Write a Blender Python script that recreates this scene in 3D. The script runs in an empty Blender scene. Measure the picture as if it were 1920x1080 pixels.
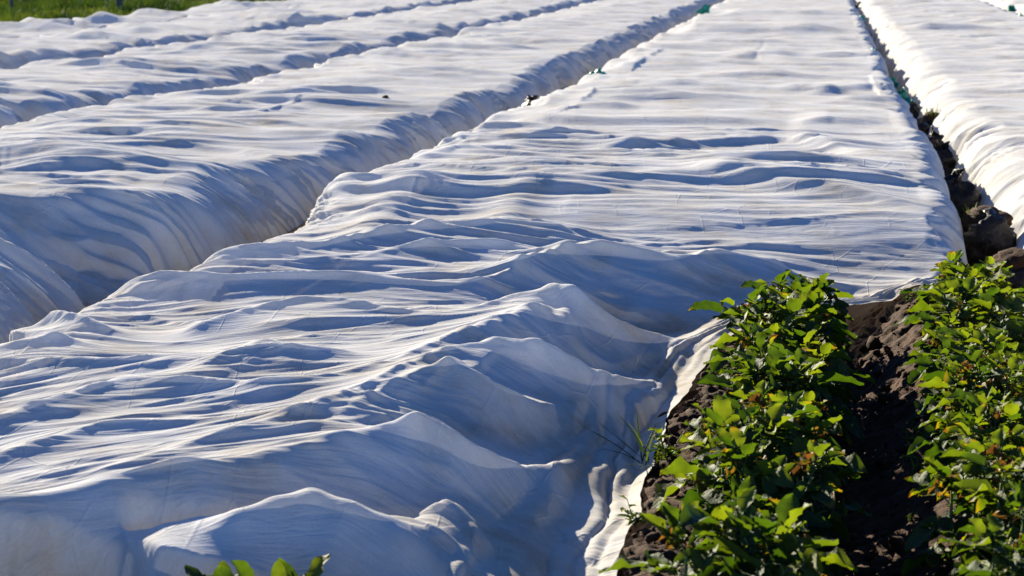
import bpy, bmesh, math, random
import numpy as np
from mathutils import Vector, Matrix

R = math.radians
scene = bpy.context.scene
C = scene.collection
random.seed(7)
rng = np.random.default_rng(7)

# ------------------------------------------------------------------ camera, sky, sun, exposure
FPX, VPX, VPY, CAMZ = 3700.0, 1545.0, -96.0, 2.0
TH = math.atan((540 - VPY) / FPX)
PH = math.atan((VPX - 960) * math.cos(TH) / FPX)
cam = bpy.data.cameras.new('camera')
cam.sensor_width = 36
cam.lens = FPX / 1920 * 36
cam.clip_start, cam.clip_end = 0.1, 3000
cam.dof.use_dof = True
cam.dof.focus_distance = 8.6
cam.dof.aperture_fstop = 5.6
camo = bpy.data.objects.new('camera', cam)
camo.location = (0, 0, CAMZ)
camo.rotation_euler = (math.pi / 2 - TH, 0, PH)
C.objects.link(camo)
scene.camera = camo

SUN_EL, SUN_AZ = 21.5, -37.0           # azimuth from +Y (along the rows), negative = left
world = bpy.data.worlds.new('World')
scene.world = world
world.use_nodes = True
wn = world.node_tree
sky = wn.nodes.new('ShaderNodeTexSky')
sky.sky_type = 'NISHITA'
sky.sun_disc = False
sky.sun_elevation = R(SUN_EL)
sky.sun_rotation = R(SUN_AZ)
sky.altitude = 3000
sky.air_density = 1.0
sky.dust_density = 0.0
sky.ozone_density = 10.0
bgn = wn.nodes['Background']
bgn.inputs['Strength'].default_value = 0.05
wn.links.new(sky.outputs[0], bgn.inputs['Color'])
sl = bpy.data.lights.new('sun', 'SUN')
sl.energy = 5.0
sl.angle = R(0.53)
sl.color = (1.0, 0.90, 0.71)
so = bpy.data.objects.new('sun', sl)
to_sun = Vector((math.sin(R(SUN_AZ)) * math.cos(R(SUN_EL)), math.cos(R(SUN_AZ)) * math.cos(R(SUN_EL)), math.sin(R(SUN_EL))))
so.rotation_euler = (-to_sun).to_track_quat('-Z', 'Y').to_euler()
so.location = to_sun * 40
C.objects.link(so)
scene.view_settings.view_transform = 'Standard'
scene.view_settings.look = 'None'
scene.view_settings.exposure = 2.05
scene.view_settings.gamma = 1
scene.cycles.max_bounces = 8
scene.cycles.sample_clamp_indirect = 0.07
scene.cycles.diffuse_bounces = 2
scene.cycles.transmission_bounces = 6

# ------------------------------------------------------------------ helpers
F_ = np.array([-math.sin(PH) * math.cos(TH), math.cos(PH) * math.cos(TH), -math.sin(TH)])
R_ = np.array([math.cos(PH), math.sin(PH), 0.0])
U_ = np.array([-math.sin(PH) * math.sin(TH), math.cos(PH) * math.sin(TH), math.cos(TH)])

def ray(px, py):
    return F_ * FPX + R_ * (px - 960) + U_ * (540 - py)

def at(px, py, z):
    d = ray(px, py)
    t = (z - CAMZ) / d[2]
    return np.array([d[0] * t, d[1] * t, z])

def march(px, py, zf, y0=4.2, y1=75):
    """first point where the sight line meets a height field zf(x, y)"""
    d = ray(px, py)
    d = d / d[1]
    ys = np.exp(np.linspace(math.log(y0), math.log(y1), 2500))
    xs = d[0] * ys
    zs = CAMZ + d[2] * ys
    h = zf(xs, ys)
    k = np.nonzero(zs <= h)[0]
    k = k[0] if len(k) else len(ys) - 1
    return np.array([xs[k], ys[k]])

_perm = np.random.default_rng(11).permutation(512).astype(np.int64)
_ang = np.random.default_rng(12).random(512) * 2 * np.pi
_gx, _gy = np.cos(_ang), np.sin(_ang)

def pn(x, y, seed=0):
    """2-D gradient noise, about -1..1"""
    x, y = np.broadcast_arrays(np.asarray(x, float), np.asarray(y, float))
    xi = np.floor(x).astype(np.int64); yi = np.floor(y).astype(np.int64)
    xf = x - xi; yf = y - yi
    u = xf * xf * xf * (xf * (xf * 6 - 15) + 10)
    v = yf * yf * yf * (yf * (yf * 6 - 15) + 10)
    def g(ix, iy, dx, dy):
        h = _perm[(_perm[(ix + seed * 37) & 511] + iy + seed * 101) & 511]
        return _gx[h] * dx + _gy[h] * dy
    a = g(xi, yi, xf, yf); b = g(xi + 1, yi, xf - 1, yf)
    c = g(xi, yi + 1, xf, yf - 1); d = g(xi + 1, yi + 1, xf - 1, yf - 1)
    return ((a + (b - a) * u) * (1 - v) + (c + (d - c) * u) * v) * 1.5

def fbm(x, y, seed=0, n=4):
    s = 0; a = 1.0
    for i in range(n):
        s = s + a * pn(x * 2 ** i, y * 2 ** i, seed + i)
        a *= 0.5
    return s

def ridge(x, y, seed=0):
    return 1 - np.abs(pn(x, y, seed)) * 1.6

def sstep(a, b, x):
    t = np.clip((x - a) / (b - a), 0, 1)
    return t * t * (3 - 2 * t)

def tag(o, label=None, cat=None, group=None, kind=None):
    if label: o['label'] = label
    if cat: o['category'] = cat
    if group: o['group'] = group
    if kind: o['kind'] = kind
    return o

def empty(name, loc=(0, 0, 0), rz=0.0):
    o = bpy.data.objects.new(name, None)
    o.location = loc
    o.rotation_euler = (0, 0, rz)
    o.empty_display_size = 0.1
    C.objects.link(o)
    return o

def mesh_np(name, V, Q, mat, parent=None, uv=None, attrs=None, smooth=True, kcol=4):
    """one mesh object from numpy arrays of vertices and quads (or triangles)"""
    me = bpy.data.meshes.new(name)
    V = np.ascontiguousarray(V, dtype=np.float32); Q = np.ascontiguousarray(Q, dtype=np.int32)
    n = Q.shape[1]
    me.vertices.add(len(V)); me.vertices.foreach_set('co', V.ravel())
    me.loops.add(Q.size); me.loops.foreach_set('vertex_index', Q.ravel())
    me.polygons.add(len(Q))
    me.polygons.foreach_set('loop_start', np.arange(len(Q), dtype=np.int32) * n)
    if smooth:
        me.polygons.foreach_set('use_smooth', np.ones(len(Q), dtype=bool))
    if uv is not None:
        l = me.uv_layers.new(name='UVMap')
        l.data.foreach_set('uv', np.ascontiguousarray(uv[Q.ravel()], dtype=np.float32).ravel())
    for k, a in (attrs or {}).items():
        at_ = me.attributes.new(k, 'FLOAT', 'POINT')
        at_.data.foreach_set('value', np.ascontiguousarray(a, dtype=np.float32))
    me.update(calc_edges=True)
    me.validate()
    me.materials.append(mat)
    o = bpy.data.objects.new(name, me)
    C.objects.link(o)
    if parent: o.parent = parent
    return o

def grid_quads(nr, nc):
    i = np.arange(nr - 1)[:, None] * nc + np.arange(nc - 1)[None, :]
    i = i.ravel()
    return np.stack([i, i + 1, i + 1 + nc, i + nc], 1)

# ------------------------------------------------------------------ materials
def new_mat(name):
    m = bpy.data.materials.new(name)
    m.use_nodes = True
    nt = m.node_tree
    nt.nodes.clear()
    out = nt.nodes.new('ShaderNodeOutputMaterial')
    return m, nt, out

def N(nt, t, **kw):
    n = nt.nodes.new(t)
    for k, v in kw.items():
        if k in n.inputs: n.inputs[k].default_value = v
        else: setattr(n, k, v)
    return n

def ramp(nt, fac, stops):
    r = nt.nodes.new('ShaderNodeValToRGB')
    e = r.color_ramp.elements
    while len(e) < len(stops): e.new(0.5)
    for i, (p, c) in enumerate(stops):
        e[i].position = p
        e[i].color = (*c, 1) if len(c) == 3 else c
    nt.links.new(fac, r.inputs[0])
    return r

def cloth_material():
    m, nt, out = new_mat('white_fleece')
    L = nt.links.new
    uv = N(nt, 'ShaderNodeUVMap', uv_map='UVMap')
    tc = N(nt, 'ShaderNodeTexCoord')
    # wrinkles stretched across the bed, following the fold direction kept in the UV map
    mp1 = N(nt, 'ShaderNodeMapping'); mp1.inputs['Scale'].default_value = (3.2, 15, 1)
    mp2 = N(nt, 'ShaderNodeMapping'); mp2.inputs['Scale'].default_value = (7, 60, 1); mp2.inputs['Rotation'].default_value = (0, 0, 0.12)
    mp3 = N(nt, 'ShaderNodeMapping'); mp3.inputs['Scale'].default_value = (1.6, 0.8, 0.5); mp3.inputs['Rotation'].default_value = (0, 0, 0.25)
    for mp in (mp1, mp2): L(uv.outputs[0], mp.inputs[0])
    L(tc.outputs['Object'], mp3.inputs[0])
    n1 = N(nt, 'ShaderNodeTexNoise', Scale=1.0, Detail=3.0, Roughness=0.55, Distortion=1.4)
    n2 = N(nt, 'ShaderNodeTexNoise', Scale=1.0, Detail=3.0, Roughness=0.6, Distortion=0.4)
    L(mp1.outputs[0], n1.inputs[0]); L(mp2.outputs[0], n2.inputs[0])
    # sharp straight creases left by the fleece having been folded
    v3 = N(nt, 'ShaderNodeTexVoronoi', feature='DISTANCE_TO_EDGE', Scale=3.2, Randomness=1.0)
    L(mp3.outputs[0], v3.inputs[0])
    r3 = ramp(nt, v3.outputs['Distance'], [(0.0, (1, 1, 1)), (0.022, (0, 0, 0))])
    n4 = N(nt, 'ShaderNodeTexNoise', Scale=260.0, Detail=2.0)
    L(tc.outputs['Object'], n4.inputs[0])
    b1 = N(nt, 'ShaderNodeBump', Strength=0.22, Distance=0.030)
    b2 = N(nt, 'ShaderNodeBump', Strength=0.55, Distance=0.007)
    b3 = N(nt, 'ShaderNodeBump', Strength=0.45, Distance=0.004)
    b4 = N(nt, 'ShaderNodeBump', Strength=0.45, Distance=0.0014)
    nm = N(nt, 'ShaderNodeTexNoise', Scale=1.7, Detail=2.0)
    L(tc.outputs['Object'], nm.inputs[0])
    rm = ramp(nt, nm.outputs[0], [(0.40, (0.1, 0.1, 0.1)), (0.62, (1, 1, 1))])
    mm = N(nt, 'ShaderNodeMath', operation='MULTIPLY'); L(n1.outputs[0], mm.inputs[0]); L(rm.outputs[0], mm.inputs[1])
    L(mm.outputs[0], b1.inputs['Height']); L(n2.outputs[0], b2.inputs['Height'])
    nk = N(nt, 'ShaderNodeTexNoise', Scale=2.3, Detail=2.0)
    L(tc.outputs['Object'], nk.inputs[0])
    rk = ramp(nt, nk.outputs[0], [(0.46, (0, 0, 0)), (0.60, (1, 1, 1))])
    mk = N(nt, 'ShaderNodeMath', operation='MULTIPLY'); L(r3.outputs[0], mk.inputs[0]); L(rk.outputs[0], mk.inputs[1])
    L(mk.outputs[0], b3.inputs['Height']); L(n4.outputs[0], b4.inputs['Height'])
    L(b1.outputs[0], b2.inputs['Normal']); L(b2.outputs[0], b3.inputs['Normal']); L(b3.outputs[0], b4.inputs['Normal'])
    # faint soil stains, more of them low on the sides
    ns = N(nt, 'ShaderNodeTexNoise', Scale=2.6, Detail=6.0, Roughness=0.65)
    L(tc.outputs['Object'], ns.inputs[0])
    low = N(nt, 'ShaderNodeAttribute', attribute_name='low')
    ad = N(nt, 'ShaderNodeMath', operation='MULTIPLY_ADD'); ad.inputs[1].default_value = 0.24
    L(low.outputs['Fac'], ad.inputs[0]); L(ns.outputs[0], ad.inputs[2])
    rs = ramp(nt, ad.outputs[0], [(0.38, (0.76, 0.76, 0.755)), (0.56, (0.69, 0.675, 0.645)), (0.66, (0.62, 0.585, 0.53)), (0.82, (0.42, 0.35, 0.27))])
    # fibre mottle: the felt is thicker and thinner in streaks
    mpf = N(nt, 'ShaderNodeMapping'); mpf.inputs['Scale'].default_value = (110, 170, 1); L(uv.outputs[0], mpf.inputs[0])
    nf = N(nt, 'ShaderNodeTexNoise', Scale=1.0, Detail=4.0, Roughness=0.7); L(mpf.outputs[0], nf.inputs[0])
    rf = ramp(nt, nf.outputs[0], [(0.30, (0.90, 0.90, 0.90)), (0.70, (1.08, 1.08, 1.08))])
    mf = N(nt, 'ShaderNodeMix', data_type='RGBA', blend_type='MULTIPLY'); mf.inputs['Factor'].default_value = 1.0
    L(rs.outputs[0], mf.inputs['A']); L(rf.outputs[0], mf.inputs['B'])
    df = N(nt, 'ShaderNodeBsdfDiffuse', Roughness=0.4)
    tr = N(nt, 'ShaderNodeBsdfTranslucent')
    L(mf.outputs['Result'], df.inputs[0]); L(mf.outputs['Result'], tr.inputs[0])
    L(b4.outputs[0], df.inputs['Normal']); L(b4.outputs[0], tr.inputs['Normal'])
    mx = N(nt, 'ShaderNodeMixShader', Fac=0.22)
    L(df.outputs[0], mx.inputs[1]); L(tr.outputs[0], mx.inputs[2])
    tp = N(nt, 'ShaderNodeBsdfTransparent')
    mx2 = N(nt, 'ShaderNodeMixShader', Fac=0.125)
    L(mx.outputs[0], mx2.inputs[1]); L(tp.outputs[0], mx2.inputs[2])
    L(mx2.outputs[0], out.inputs[0])
    return m

def soil_material():
    m, nt, out = new_mat('dark_soil')
    L = nt.links.new
    tc = N(nt, 'ShaderNodeTexCoord')
    n = N(nt, 'ShaderNodeTexNoise', Scale=9.0, Detail=8.0, Roughness=0.65)
    L(tc.outputs['Object'], n.inputs[0])
    c = ramp(nt, n.outputs[0], [(0.3, (0.020, 0.0098, 0.005)), (0.55, (0.046, 0.0235, 0.0125)), (0.75, (0.092, 0.050, 0.029))])
    n2 = N(nt, 'ShaderNodeTexNoise', Scale=70.0, Detail=6.0, Roughness=0.7)
    L(tc.outputs['Object'], n2.inputs[0])
    b = N(nt, 'ShaderNodeBump', Strength=0.8, Distance=0.012)
    L(n2.outputs[0], b.inputs['Height'])
    p = N(nt, 'ShaderNodeBsdfPrincipled', Roughness=0.95)
    p.inputs['Specular IOR Level'].default_value = 0.15
    L(c.outputs[0], p.inputs['Base Color']); L(b.outputs[0], p.inputs['Normal'])
    L(p.outputs[0], out.inputs[0])
    return m

def leaf_material(name, stops, transl=(0.30, 0.42, 0.03), fac=0.38, brown=True, gloss=0.38):
    m, nt, out = new_mat(name)
    L = nt.links.new
    rnd = N(nt, 'ShaderNodeAttribute', attribute_name='rnd')
    tip = N(nt, 'ShaderNodeAttribute', attribute_name='tip')
    vein = N(nt, 'ShaderNodeAttribute', attribute_name='vein')
    c = ramp(nt, rnd.outputs['Fac'], stops)
    tc = N(nt, 'ShaderNodeTexCoord')
    n = N(nt, 'ShaderNodeTexNoise', Scale=38.0, Detail=3.0)
    L(tc.outputs['Object'], n.inputs[0])
    hv = N(nt, 'ShaderNodeMix', data_type='RGBA', blend_type='MULTIPLY'); hv.inputs['Factor'].default_value = 0.5
    rn = ramp(nt, n.outputs[0], [(0.3, (0.55, 0.6, 0.5)), (0.7, (1.15, 1.1, 1.0))])
    L(c.outputs[0], hv.inputs['A']); L(rn.outputs[0], hv.inputs['B'])
    # yellowed and scorched tips
    sc = N(nt, 'ShaderNodeMath', operation='MULTIPLY_ADD'); sc.inputs[1].default_value = 0.7
    L(n.outputs[0], sc.inputs[0]); L(tip.outputs['Fac'], sc.inputs[2])
    tr_ = ramp(nt, sc.outputs[0], [(0.62, (0, 0, 0)), (0.82, (1, 1, 1))])
    tcol = ramp(nt, sc.outputs[0], [(0.70, (0.085, 0.095, 0.010)), (0.86, (0.13, 0.085, 0.012)), (1.0, (0.085, 0.034, 0.012))])
    mixc = N(nt, 'ShaderNodeMix', data_type='RGBA')
    L(tr_.outputs[0], mixc.inputs['Factor']); L(hv.outputs['Result'], mixc.inputs['A']); L(tcol.outputs[0], mixc.inputs['B'])
    col = mixc.outputs['Result'] if brown else hv.outputs['Result']
    b = N(nt, 'ShaderNodeBump', Strength=0.7, Distance=0.004)
    nv = N(nt, 'ShaderNodeTexNoise', Scale=130.0, Detail=2.0); L(tc.outputs['Object'], nv.inputs[0])
    av = N(nt, 'ShaderNodeMath', operation='ADD'); L(vein.outputs['Fac'], av.inputs[0]); L(nv.outputs[0], av.inputs[1])
    L(av.outputs[0], b.inputs['Height'])
    p = N(nt, 'ShaderNodeBsdfPrincipled', Roughness=gloss)
    p.inputs['Specular IOR Level'].default_value = 0.2
    L(col, p.inputs['Base Color']); L(b.outputs[0], p.inputs['Normal'])
    br = N(nt, 'ShaderNodeMix', data_type='RGBA', blend_type='MULTIPLY'); br.inputs['Factor'].default_value = 1.0
    br.inputs['B'].default_value = (transl[0] * 8, transl[1] * 8, transl[2] * 8, 1)
    L(col, br.inputs['A'])
    t = N(nt, 'ShaderNodeBsdfTranslucent')
    L(br.outputs['Result'], t.inputs[0])
    mx = N(nt, 'ShaderNodeMixShader', Fac=fac)
    L(p.outputs[0], mx.inputs[1]); L(t.outputs[0], mx.inputs[2]); L(mx.outputs[0], out.inputs[0])
    return m

def simple_mat(name, c1, c2, scale=12.0, rough=0.6, spec=0.4, bump=0.3, bdist=0.01, trans=0.0):
    m, nt, out = new_mat(name)
    L = nt.links.new
    tc = N(nt, 'ShaderNodeTexCoord')
    n = N(nt, 'ShaderNodeTexNoise', Scale=scale, Detail=5.0, Roughness=0.6)
    L(tc.outputs['Object'], n.inputs[0])
    c = ramp(nt, n.outputs[0], [(0.35, c1), (0.65, c2)])
    b = N(nt, 'ShaderNodeBump', Strength=bump, Distance=bdist)
    n2 = N(nt, 'ShaderNodeTexNoise', Scale=scale * 4, Detail=4.0)
    L(tc.outputs['Object'], n2.inputs[0]); L(n2.outputs[0], b.inputs['Height'])
    p = N(nt, 'ShaderNodeBsdfPrincipled', Roughness=rough)
    p.inputs['Specular IOR Level'].default_value = spec
    L(c.outputs[0], p.inputs['Base Color']); L(b.outputs[0], p.inputs['Normal'])
    if trans:
        t = N(nt, 'ShaderNodeBsdfTranslucent'); L(c.outputs[0], t.inputs[0])
        mx = N(nt, 'ShaderNodeMixShader', Fac=trans)
        L(p.outputs[0], mx.inputs[1]); L(t.outputs[0], mx.inputs[2]); L(mx.outputs[0], out.inputs[0])
    else:
        L(p.outputs[0], out.inputs[0])
    return m

M_CLOTH = cloth_material()
M_SOIL = soil_material()
M_LEAF = leaf_material('potato_leaf', [(0.0, (0.011, 0.023, 0.006)), (0.55, (0.023, 0.043, 0.009)), (1.0, (0.072, 0.088, 0.014))], transl=(0.38, 0.40, 0.05), fac=.30, gloss=0.68)
M_STEM = simple_mat('potato_stem', (0.08, 0.13, 0.03), (0.14, 0.19, 0.05), 30, 0.5)
M_WILT = leaf_material('withered_leaf', [(0.0, (0.06, 0.03, 0.014)), (0.5, (0.14, 0.068, 0.018)), (1.0, (0.21, 0.135, 0.02))], transl=(0.16, 0.13, 0.08), fac=0.3, brown=False, gloss=0.6)
M_GRASS = leaf_material('grass_blade', [(0.0, (0.006, 0.012, 0.004)), (0.42, (0.030, 0.055, 0.010)), (1.0, (0.10, 0.105, 0.024))], transl=(0.12, 0.14, 0.03), fac=0.35, brown=False, gloss=0.5)
M_BLACK = simple_mat('black_plastic', (0.006, 0.005, 0.005), (0.020, 0.014, 0.010), 9, 0.5, 0.25, 0.8, 0.014)
M_GREEN = simple_mat('green_net', (0.0, 0.16, 0.12), (0.005, 0.28, 0.21), 25, 0.45, 0.4, 0.6, 0.008, trans=0.25)
M_WOOD = simple_mat('weathered_wood', (0.075, 0.062, 0.05), (0.16, 0.14, 0.115), 14, 0.85, 0.2, 0.5)

# ------------------------------------------------------------------ ground
ROWS = [0.45, -0.28, -1.05, -1.80, -2.55]      # plant rows of the middle bed

def ground_z(x, y):
    g = 0.10 + 0.10 * np.cos(2 * np.pi * (x - 0.45) / 0.745)
    # the furrow left of the first uncovered row is broad, its bank long
    g = np.where(x > -0.295, 0.10 + 0.10 * np.cos(2 * np.pi * (x + 0.295) / 0.85), g)
    t = np.clip((-0.295 - x) / 0.745, 0, 1)
    g = np.where((x < -0.295) & (x > -1.04), 0.10 + 0.10 * np.cos(2 * np.pi * t ** 1.9), g)
    g = np.where((x > -16.2) & (x < 9), g, 0.12)
    g = g + 0.03 * pn(x * 1.3, y * 1.1, 3)
    return g

def clod_z(x, y):
    a = fbm(x * 6, y * 6, 20, 4) * 0.026
    c = np.maximum(0, ridge(x * 9 + 0.4 * pn(x * 20, y * 20, 8), y * 9, 23) - 0.45) * -0.03
    d = np.abs(pn(x * 22, y * 22, 26)) * 0.014 + np.abs(pn(x * 45, y * 45, 28)) * 0.006
    return a + c + d

def build_ground():
    xs = np.concatenate([-np.geomspace(900, 18, 22), np.arange(-17.5, -1.7, 0.25), np.arange(-1.6, 1.5, 0.011),
                         np.arange(1.6, 10, 0.3), np.geomspace(10.5, 900, 22)])
    ys = np.concatenate([[-400, -100, -30, -10, -3, 0, 1.5, 2.6], np.arange(3.2, 10.8, 0.013),
                         np.geomspace(10.9, 75, 130), np.geomspace(80, 1500, 20)])
    X, Y = np.meshgrid(xs, ys)
    Z = ground_z(X, Y)
    near = sstep(2.9, 3.4, Y) * (1 - sstep(10.4, 10.8, Y)) * sstep(-1.65, -1.5, X) * (1 - sstep(1.35, 1.5, X))
    Z = Z + near * clod_z(X, Y)
    V = np.stack([X, Y, Z], -1).reshape(-1, 3)
    o = mesh_np('soil_ground', V, grid_quads(len(ys), len(xs)), M_SOIL)
    tag(o, kind='structure')
build_ground()

# ------------------------------------------------------------------ fleece over the beds
def interp_smooth(xq, xp, fp, r):
    """piecewise linear, softened by averaging five samples across r"""
    return sum(np.interp(xq + k * r, xp, fp) for k in (-1, -.5, 0, .5, 1)) / 5

# --- the middle bed: near part solved as a slack sheet hung over the plant tops
EDGE_Y = [3.0, 5.0, 6.5, 7.6, 8.4, 9.1, 9.6, 10.0, 10.25, 10.55, 10.9, 80]
EDGE_X = [-0.60, -0.60, -0.62, -0.60, -0.54, -0.46, -0.30, 0.00, 0.34, 0.64, 0.80, 0.82]

def edge_right(y):
    return interp_smooth(y, EDGE_Y, EDGE_X, 0.12) + 0.03 * pn(y * 2.2, y * 0, 41) + .012 * pn(y * 7, y * 0, 45) + 0.03 * sstep(10, 12, y) * pn(y * .9, y * 0, 42)

def edge_left(y):
    xp = [3, 8, 9, 9.6, 12.6, 14, 17, 21, 33, 60, 80]
    fp = [-3.45, -3.42, -3.40, -3.12, -3.15, -2.92, -2.97, -2.76, -2.85, -2.85, -2.85]
    return interp_smooth(y, xp, fp, 0.25) + 0.05 * pn(y * 1.1, y * 0, 43) + 0.03 * pn(y * 2.7, y * 0, 44)

def front_y(x):
    return interp_smooth(x, [-3.9, -2.6, -2.3, -2.09, -1.93, -1.8, -1.6, -1.47, -1.2, -1.0, -.6], [4.2, 4.86, 5.07, 5.20, 5.18, 5.06, 5.08, 5.12, 5.08, 5.02, 4.95], .03)
def pin_y(x):
    return np.interp(x, [-1.95, -1.79, -1.6, -1.47, -1.3, -1.12], [5.33, 5.40, 5.54, 5.64, 5.72, 5.76])
DX = 0.025
GX = np.arange(-3.9, 1.1, DX)
GY = np.arange(4.6, 13.5, DX)

def P(px, py, z):
    z = .445 + (z - .68) * .55
    a = at(px, py, z)
    return (a[0], a[1], z)

def P0(px, py, z):
    a = at(px, py, z)
    return (a[0], a[1], z)

def line_pk(pts, n):
    """a taut line of cloth between plant tops: a row of support points"""
    out = []
    w = [P0(*p) for p in pts]
    for a, b in zip(w, w[1:]):
        for t in np.linspace(0, 1, n, endpoint=False):
            q = np.array(a) * (1 - t) + np.array(b) * t
            q[2] -= .05 * math.sin(math.pi * t) * min(1, math.dist(a, b))
            out.append(tuple(q))
    return out + [w[-1]]

# crest over the front drop, then the small tent before it
peaks = line_pk([(742, 797, .475), (640, 817, .465), (500, 846, .46), (350, 872, .46), (200, 897, .46), (0, 924, .46), (-250, 955, .46)], 30)
peaks += line_pk([(330, 1035, .30), (400, 986, .375), (450, 956, .405), (520, 931, .425), (583, 914, .445), (650, 936, .42), (720, 966, .38), (800, 992, .32)], 14)
for rp in ([(583, 915, .445), (550, 960, .39), (525, 1010, .33), (505, 1070, .26)], [(583, 915, .445), (630, 965, .39), (680, 1030, .31), (715, 1085, .24)],
           [(650, 936, .42), (740, 985, .36), (830, 1050, .27)], [(450, 956, .40), (420, 1010, .33), (395, 1070, .26)]):
    peaks += line_pk(rp, 12)
# long taut ridges of cloth: each runs from the left over the hidden plant tops and on towards the gathered edge
RIDGES = [
    [(340, 506, .40), (375, 484, .45), (443, 473, .465), (591, 459, .47), (736, 443, .465), (803, 431, .465), (930, 424, .46), (1051, 426, .45)],
    [(690, 486, .42), (736, 472, .45), (826, 464, .46), (900, 463, .455), (984, 466, .44)],
    [(180, 523, .45), (300, 519, .45), (375, 523, .44), (501, 517, .45), (627, 509, .46), (691, 516, .45), (781, 531, .42), (893, 536, .405), (950, 515, .42), (1006, 489, .45), (1070, 467, .47), (1132, 461, .475), (1190, 470, .45), (1260, 482, .42), (1350, 480, .38), (1450, 492, .34)],
    [(375, 604, .43), (456, 583, .445), (569, 561, .46), (641, 563, .465), (720, 580, .44), (810, 590, .42)],
    [(500, 604, .43), (569, 597, .445), (691, 599, .43), (781, 600, .42), (893, 581, .43), (961, 556, .46), (1020, 545, .49)],
    [(375, 692, .42), (434, 670, .435), (510, 655, .45), (573, 659, .445), (650, 662, .42)],
    [(0, 782, .43), (115, 746, .445), (230, 712, .455), (335, 718, .45), (420, 722, .44), (497, 723, .445), (600, 717, .43), (713, 690, .43), (781, 663, .44), (871, 623, .455), (957, 594, .465), (1010, 575, .46)],
    [(200, 880, .42), (375, 836, .43), (510, 799, .44), (645, 746, .45), (758, 692, .46), (848, 658, .475), (939, 645, .485), (985, 645, .49)],
    [(640, 780, .43), (720, 730, .45), (790, 700, .47), (825, 692, .48), (860, 700, .46)],
    [(0, 612, .43), (60, 588, .465), (88, 580, .475), (120, 592, .46), (190, 614, .43)],
    [(0, 650, .44), (60, 645, .445), (106, 637, .44), (135, 642, .42)],
    [(0, 678, .41), (185, 678, .42), (324, 676, .42), (417, 666, .425), (500, 640, .43)],
    [(0, 850, .42), (200, 800, .425), (420, 790, .42), (600, 765, .43)],
]
for rg_ in RIDGES:
    w = [P0(*p) for p in rg_]
    for a, b in zip(w, w[1:]):
        n_ = max(3, int(math.dist(a, b) / .012))
        for t in np.linspace(0, 1, n_, endpoint=False):
            peaks.append(tuple(np.array(a) * (1 - t) + np.array(b) * t))
SWAGS = [[(1015, 548), (1080, 576), (1130, 606), (1190, 629), (1260, 641), (1330, 634)],
         [(1040, 572), (1090, 610), (1150, 648), (1220, 668), (1310, 660)],
         [(985, 652), (1040, 676), (1100, 706), (1170, 723), (1240, 722), (1315, 700)],
         [(822, 692), (880, 718), (930, 748), (1010, 775), (1090, 780), (1180, 760), (1260, 722)],
         [(745, 798), (800, 820), (850, 850), (910, 880), (980, 893), (1060, 885), (1120, 852), (1190, 795)],
         [(835, 940), (870, 985), (930, 1008), (1000, 1010), (1060, 1000), (1120, 950)]]
def swag_pts(sw, lift=0.0):
    n = len(sw)
    return [(a, b, z + lift) for (a, b), z in zip(sw, np.interp(np.linspace(0, 1, n), [0, .3, .62, .88, 1], [.475, .41, .275, .175, .145]))]
for k_, sw in enumerate(SWAGS):
    w = [P0(*p) for p in swag_pts(sw, 0 if k_ not in (1, 5) else (-.05 if k_ == 1 else -.13))]
    for a, b in zip(w, w[1:]):
        for t in np.linspace(0, 1, 20, endpoint=False):
            peaks.append(tuple(np.array(a) * (1 - t) + np.array(b) * t))

def solve_sheet():
    X, Y = np.meshgrid(GX, GY)
    ob = np.where(X < -1.5, 0.31 + .05 * np.cos(2 * np.pi * (X - .45) / .745), 0.10)
    ob = ob + sstep(10.0, 11.8, Y) * np.where(X < -1.5, .13, .39)
    for (a, b, z) in peaks:
        ia, ib = np.searchsorted(GY, [b - .5, b + .5]); ja, jb = np.searchsorted(GX, [a - .5, a + .5])
        o_ = ob[ia:ib, ja:jb]
        np.maximum(o_, z - (np.sqrt((X[ia:ib, ja:jb] - a) ** 2 + (Y[ia:ib, ja:jb] - b) ** 2 + .0016) - .04) * .95, out=o_)
    xr = edge_right(Y)
    gz = ground_z(X, Y) + 0.03
    out = ((X > xr - 0.03) & (Y < 10.75)) | (Y < front_y(X))
    pin = (np.abs(Y - pin_y(X)) < .035) & (X > -1.97) & (X < -1.12)
    out = out | pin
    gz = np.where((Y > 9.2) & (X > -.45), np.maximum(gz, .19 * sstep(9.2, 9.8, Y)), gz)
    gz = np.where(pin, .23, gz)
    Z = np.where(out, gz, 0.46)
    Z = np.maximum(Z, np.where(out, gz, ob))
    fixed = out.copy()
    fixed[-1, :] = True
    ob = np.where(out, gz, np.maximum(ob, gz))
    par = (np.add.outer(np.arange(len(GY)), np.arange(len(GX))) % 2).astype(bool)
    g = np.where((X > -1.22) & (Y < 9.6), 3.2, 1.15) * DX * DX
    for it in range(900):
        for p_ in (par, ~par):
            A = np.pad(Z, 1, mode='edge')
            n = (A[:-2, 1:-1] + A[2:, 1:-1] + A[1:-1, :-2] + A[1:-1, 2:]) * .25 - g * .25
            nz = np.maximum(Z + 1.85 * (n - Z), ob)
            Z = np.where(p_ & ~fixed, nz, Z)
    return Z
SHEET = solve_sheet()

def bsp(Z, fx, fy):
    """smooth (cubic B-spline) look-up in a grid"""
    ix = np.floor(fx).astype(int); iy = np.floor(fy).astype(int)
    tx = fx - ix; ty = fy - iy
    def w(t):
        return ((1 - t) ** 3 / 6, (3 * t ** 3 - 6 * t * t + 4) / 6, (-3 * t ** 3 + 3 * t * t + 3 * t + 1) / 6, t ** 3 / 6)
    wx, wy = w(tx), w(ty)
    s = 0
    for a in range(4):
        yy = np.clip(iy + a - 1, 0, Z.shape[0] - 1)
        for b in range(4):
            xx = np.clip(ix + b - 1, 0, Z.shape[1] - 1)
            s = s + wy[a] * wx[b] * Z[yy, xx]
    return s

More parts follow.
